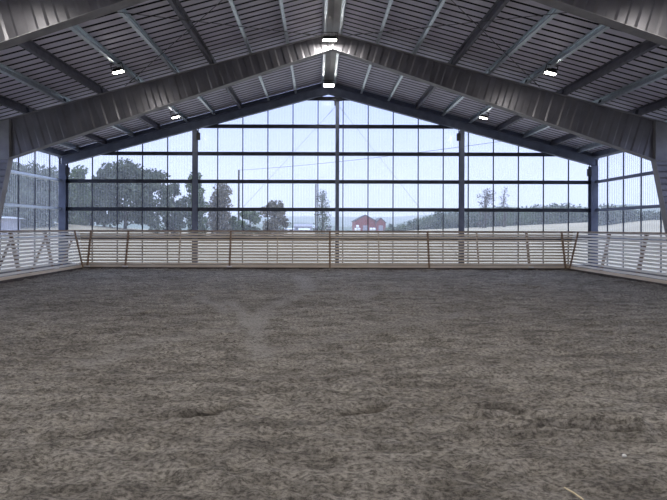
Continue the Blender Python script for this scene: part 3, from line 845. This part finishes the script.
# ------------------------------------------------------------------ outside: buildings, poles
def barn(u0, u1, Y, base, eave, apex, depth, label, over=.35):
    x0, x1 = (u0-318)*Y/500, (u1-318)*Y/500
    Z = lambda p: CAMZ + (228-p)*Y/500
    zb = min(Z(base), landz((x0+x1)/2, Y))-.3; ze, za = Z(eave), Z(apex); xm = (x0+x1)/2
    root = thing('red_barn', label, 'barn', (xm, Y, zb), 'red barns in the distance')
    mb = MB(); mb.prism([(x0, zb), (x1, zb), (x1, ze), (xm, za-.15), (x0, ze)], Y, Y+depth); mb.build('wall', M['red'], root)
    sl = (za-ze)/(xm-x0)
    for s, nm in ((-1, 'roof'), (1, 'roof')):
        xe = xm + s*((x1-x0)/2+over); zz = za - sl*((x1-x0)/2+over)
        mb = MB(); mb.hexa([(xm, Y-.4, za-.15), (xe, Y-.4, zz-.15), (xe, Y+depth+.4, zz-.15), (xm, Y+depth+.4, za-.15), (xm, Y-.4, za+.3), (xe, Y-.4, zz+.3), (xe, Y+depth+.4, zz+.3), (xm, Y+depth+.4, za+.3)])
        mb.build('roof', M['roof_dark'], root)
    mb = MB(); mb.box(xm-1.1, xm+1.1, Y-.08, Y, zb, zb+3.2); mb.build('door', M['shed_wall'], root)
barn(355.2, 375.5, 250, 231, 220.6, 215, 22, 'larger red gabled barn in the distance beyond the glazing')
barn(376, 385.6, 249, 231, 222.2, 218, 16, 'smaller red gabled barn joined to the right of the larger one')
def bale(u, Y, dz, label):
    x = (u-318)*Y/500; zb = landz(x, Y)
    mb = MB()
    R = .75
    mb.tube([(x-.62, Y, zb+R+dz), (x-.56, Y, zb+R+dz), (x+.56, Y, zb+R+dz), (x+.62, Y, zb+R+dz)], [R*.86, R, R, R*.86], 18)
    tag(mb.build('hay_bale', M['bale'], smooth=False), label, 'hay bale', 'white wrapped bales before the red barns')
for u, dz, lab in ((356,0,'white wrapped bale at the left foot of the larger barn, outermost'), (359,0,'white wrapped bale at the left foot of the larger barn, innermost'), (357.5,1.35,'white wrapped bale lying on top of two others at the barn'),
                (371,0,'white wrapped bale at the right foot of the larger barn, left one'), (374,0,'white wrapped bale where the two red barns meet')):
    bale(u, 235, dz, lab)
def house(u0, u1, Y, base, eave, ridge, depth, label, wallm, roofm, name='low_building'):
    x0, x1 = (u0-318)*Y/500, (u1-318)*Y/500
    Z = lambda p: CAMZ + (228-p)*Y/500
    zb = min(Z(base), landz((x0+x1)/2, Y))-.2; ze, zr = Z(eave), Z(ridge)
    root = thing(name, label, 'building', ((x0+x1)/2, Y, zb), 'pale low buildings outside')
    mb = MB(); mb.box(x0, x1, Y, Y+depth, zb, ze); mb.build('wall', wallm, root)
    mb = MB(); o = .3
    vs = [(x0-o, Y-o, ze), (x1+o, Y-o, ze), (x1+o, Y+depth+o, ze), (x0-o, Y+depth+o, ze), (x0-o, Y+depth/2, zr), (x1+o, Y+depth/2, zr)]
    mb.add(vs, [(0,1,5,4), (2,3,4,5), (1,2,5), (3,0,4), (3,2,1,0)]); mb.build('roof', roofm, root)
    k = max(2, int((x1-x0)/3))
    for i in range(k):
        xx = x0 + (i+.5)*(x1-x0)/k; h = ze-zb
        mb = MB(); mb.box(xx-.45, xx+.45, Y-.05, Y, zb+h*.4, zb+h*.8); mb.build('window', M['window'], root)
house(-45, -2, 40, 229, 219, 217.2, 3, 'grey shed with pale roof edge outside the left wall', M['shed_wall'], M['shed_roof'], 'shed')
house(284, 293, 200, 231.5, 229.2, 228, 8, 'low white building right of the twiggy brown tree', M['white_wall'], M['shed_roof'])
house(299, 309, 190, 231.5, 229.8, 228.4, 8, 'low white building left of the airy half-bare tree', M['white_wall'], M['shed_roof'])
house(294, 312, 300, 231, 226.5, 223.8, 14, 'long grey farm roof far behind the white buildings', M['shed_wall'], M['shed_wall'])
house(326, 331, 180, 231.5, 228, 225.5, 6, 'small white house right of the airy half-bare tree', M['white_wall'], M['roof_dark'])
house(313.5, 317.5, 170, 231.5, 227.5, 225, 5, 'tiny white house behind the thinner pole', M['white_wall'], M['shed_roof'])
def pole(u, Y, top, r, label):
    x = (u-318)*Y/500; zb = landz(x, Y)-.2; zt = CAMZ + (228-top)*Y/500
    root = thing('power_pole', label, 'pole', (x, Y, zb), 'tarred poles outside')
    mb = MB(); mb.tube([(x, Y, zb), (x, Y, zt)], [r, r*.8], 10); mb.build('shaft', M['pole'], root)
    for dx in (.2,):
        mb = MB(); mb.tube([(x, Y, zt-.2), (x+dx, Y, zt-.2), (x+dx, Y, zt-.05)], .035, 8); mb.build('insulator', M['white_wall'], root)
    return x, zt
xa, za = pole(238.7, 72, 170, .16, 'tall dark tarred pole rising left of the ridge column')
xb_, zb_ = pole(315.8, 92, 184, .16, 'thinner dark pole beside the airy half-bare tree')
def cable(p, q, sag, r, label):
    p, q = Vector(p), Vector(q); pts = []
    for i in range(13):
        t = i/12; v = p.lerp(q, t); v.z -= sag*4*t*(1-t); pts.append(v)
    mb = MB(); mb.tube(pts, r, 5); tag(mb.build('power_line', M['wire']), label, 'cable', 'overhead lines outside')
cable((xa+.2, 72, za-.05), ((690-318)*34/500, 34, CAMZ+(228-112)*34/500), .5, .022, 'thin power line rising from the tall pole towards the right corner')

# ------------------------------------------------------------------ haze over the far land
m, nt, out = newmat('damp_air')
vs_ = nd(nt, 'ShaderNodeVolumeScatter', i_Density=.0006); vs_.inputs['Color'].default_value = (.93,.96,1,1); vs_.inputs['Anisotropy'].default_value = .1
nt.links.new(vs_.outputs[0], out.inputs['Volume'])
mb = MB(); mb.box(-1400, 1400, 85, 2400, -12, 160)
hz = mb.build('haze', m); tag(hz, 'thin damp haze over the distant land', 'haze', kind='stuff')

# ------------------------------------------------------------------ overcast sky
w = bpy.data.worlds.new('world'); S.world = w; w.use_nodes = True
nt = w.node_tree; nt.nodes.clear(); L = nt.links.new
out = nd(nt, 'ShaderNodeOutputWorld'); bg = nd(nt, 'ShaderNodeBackground', i_Strength=1.0)
tc = nd(nt, 'ShaderNodeTexCoord'); sp = nd(nt, 'ShaderNodeSeparateXYZ'); L(tc.outputs['Generated'], sp.inputs[0])
rp = nd(nt, 'ShaderNodeValToRGB')
e = rp.color_ramp.elements
e[0].position, e[0].color = 0, (.30,.30,.30,1)
e[1].position, e[1].color = 1, (1.2,1.4,1.85,1)
for p, c in ((.49, (.35,.35,.34,1)), (.505, (.53,.575,.80,1)), (.56, (.44,.505,.81,1)), (.64, (.32,.405,.79,1)), (.75, (.72,.86,1.25,1))):
    q = e.new(p); q.color = c
mr = nd(nt, 'ShaderNodeMapRange'); mr.inputs['From Min'].default_value = -1; L(sp.outputs['Z'], mr.inputs['Value'])
L(mr.outputs[0], rp.inputs[0])
nz = nd(nt, 'ShaderNodeTexNoise', i_Scale=3.5, i_Detail=5); L(tc.outputs['Generated'], nz.inputs['Vector'])
nm = nd(nt, 'ShaderNodeMapRange'); nm.inputs['To Min'].default_value = .92; nm.inputs['To Max'].default_value = 1.08; L(nz.outputs['Fac'], nm.inputs['Value'])
mu = nd(nt, 'ShaderNodeMix', data_type='RGBA', blend_type='MULTIPLY'); mu.inputs[0].default_value = 1
L(rp.outputs[0], mu.inputs[6]); L(nm.outputs[0], mu.inputs[7]); L(mu.outputs[2], bg.inputs[0]); L(bg.outputs[0], out.inputs[0])

S.view_settings.view_transform = 'Standard'; S.view_settings.look = 'None'; S.view_settings.gamma = 1
S.view_settings.use_curve_mapping = False; S.view_settings.exposure = 1.0
S.cycles.max_bounces = 10; S.cycles.diffuse_bounces = 6; S.cycles.transparent_max_bounces = 16
S.cycles.use_denoising = True
S.cycles.volume_bounces = 1
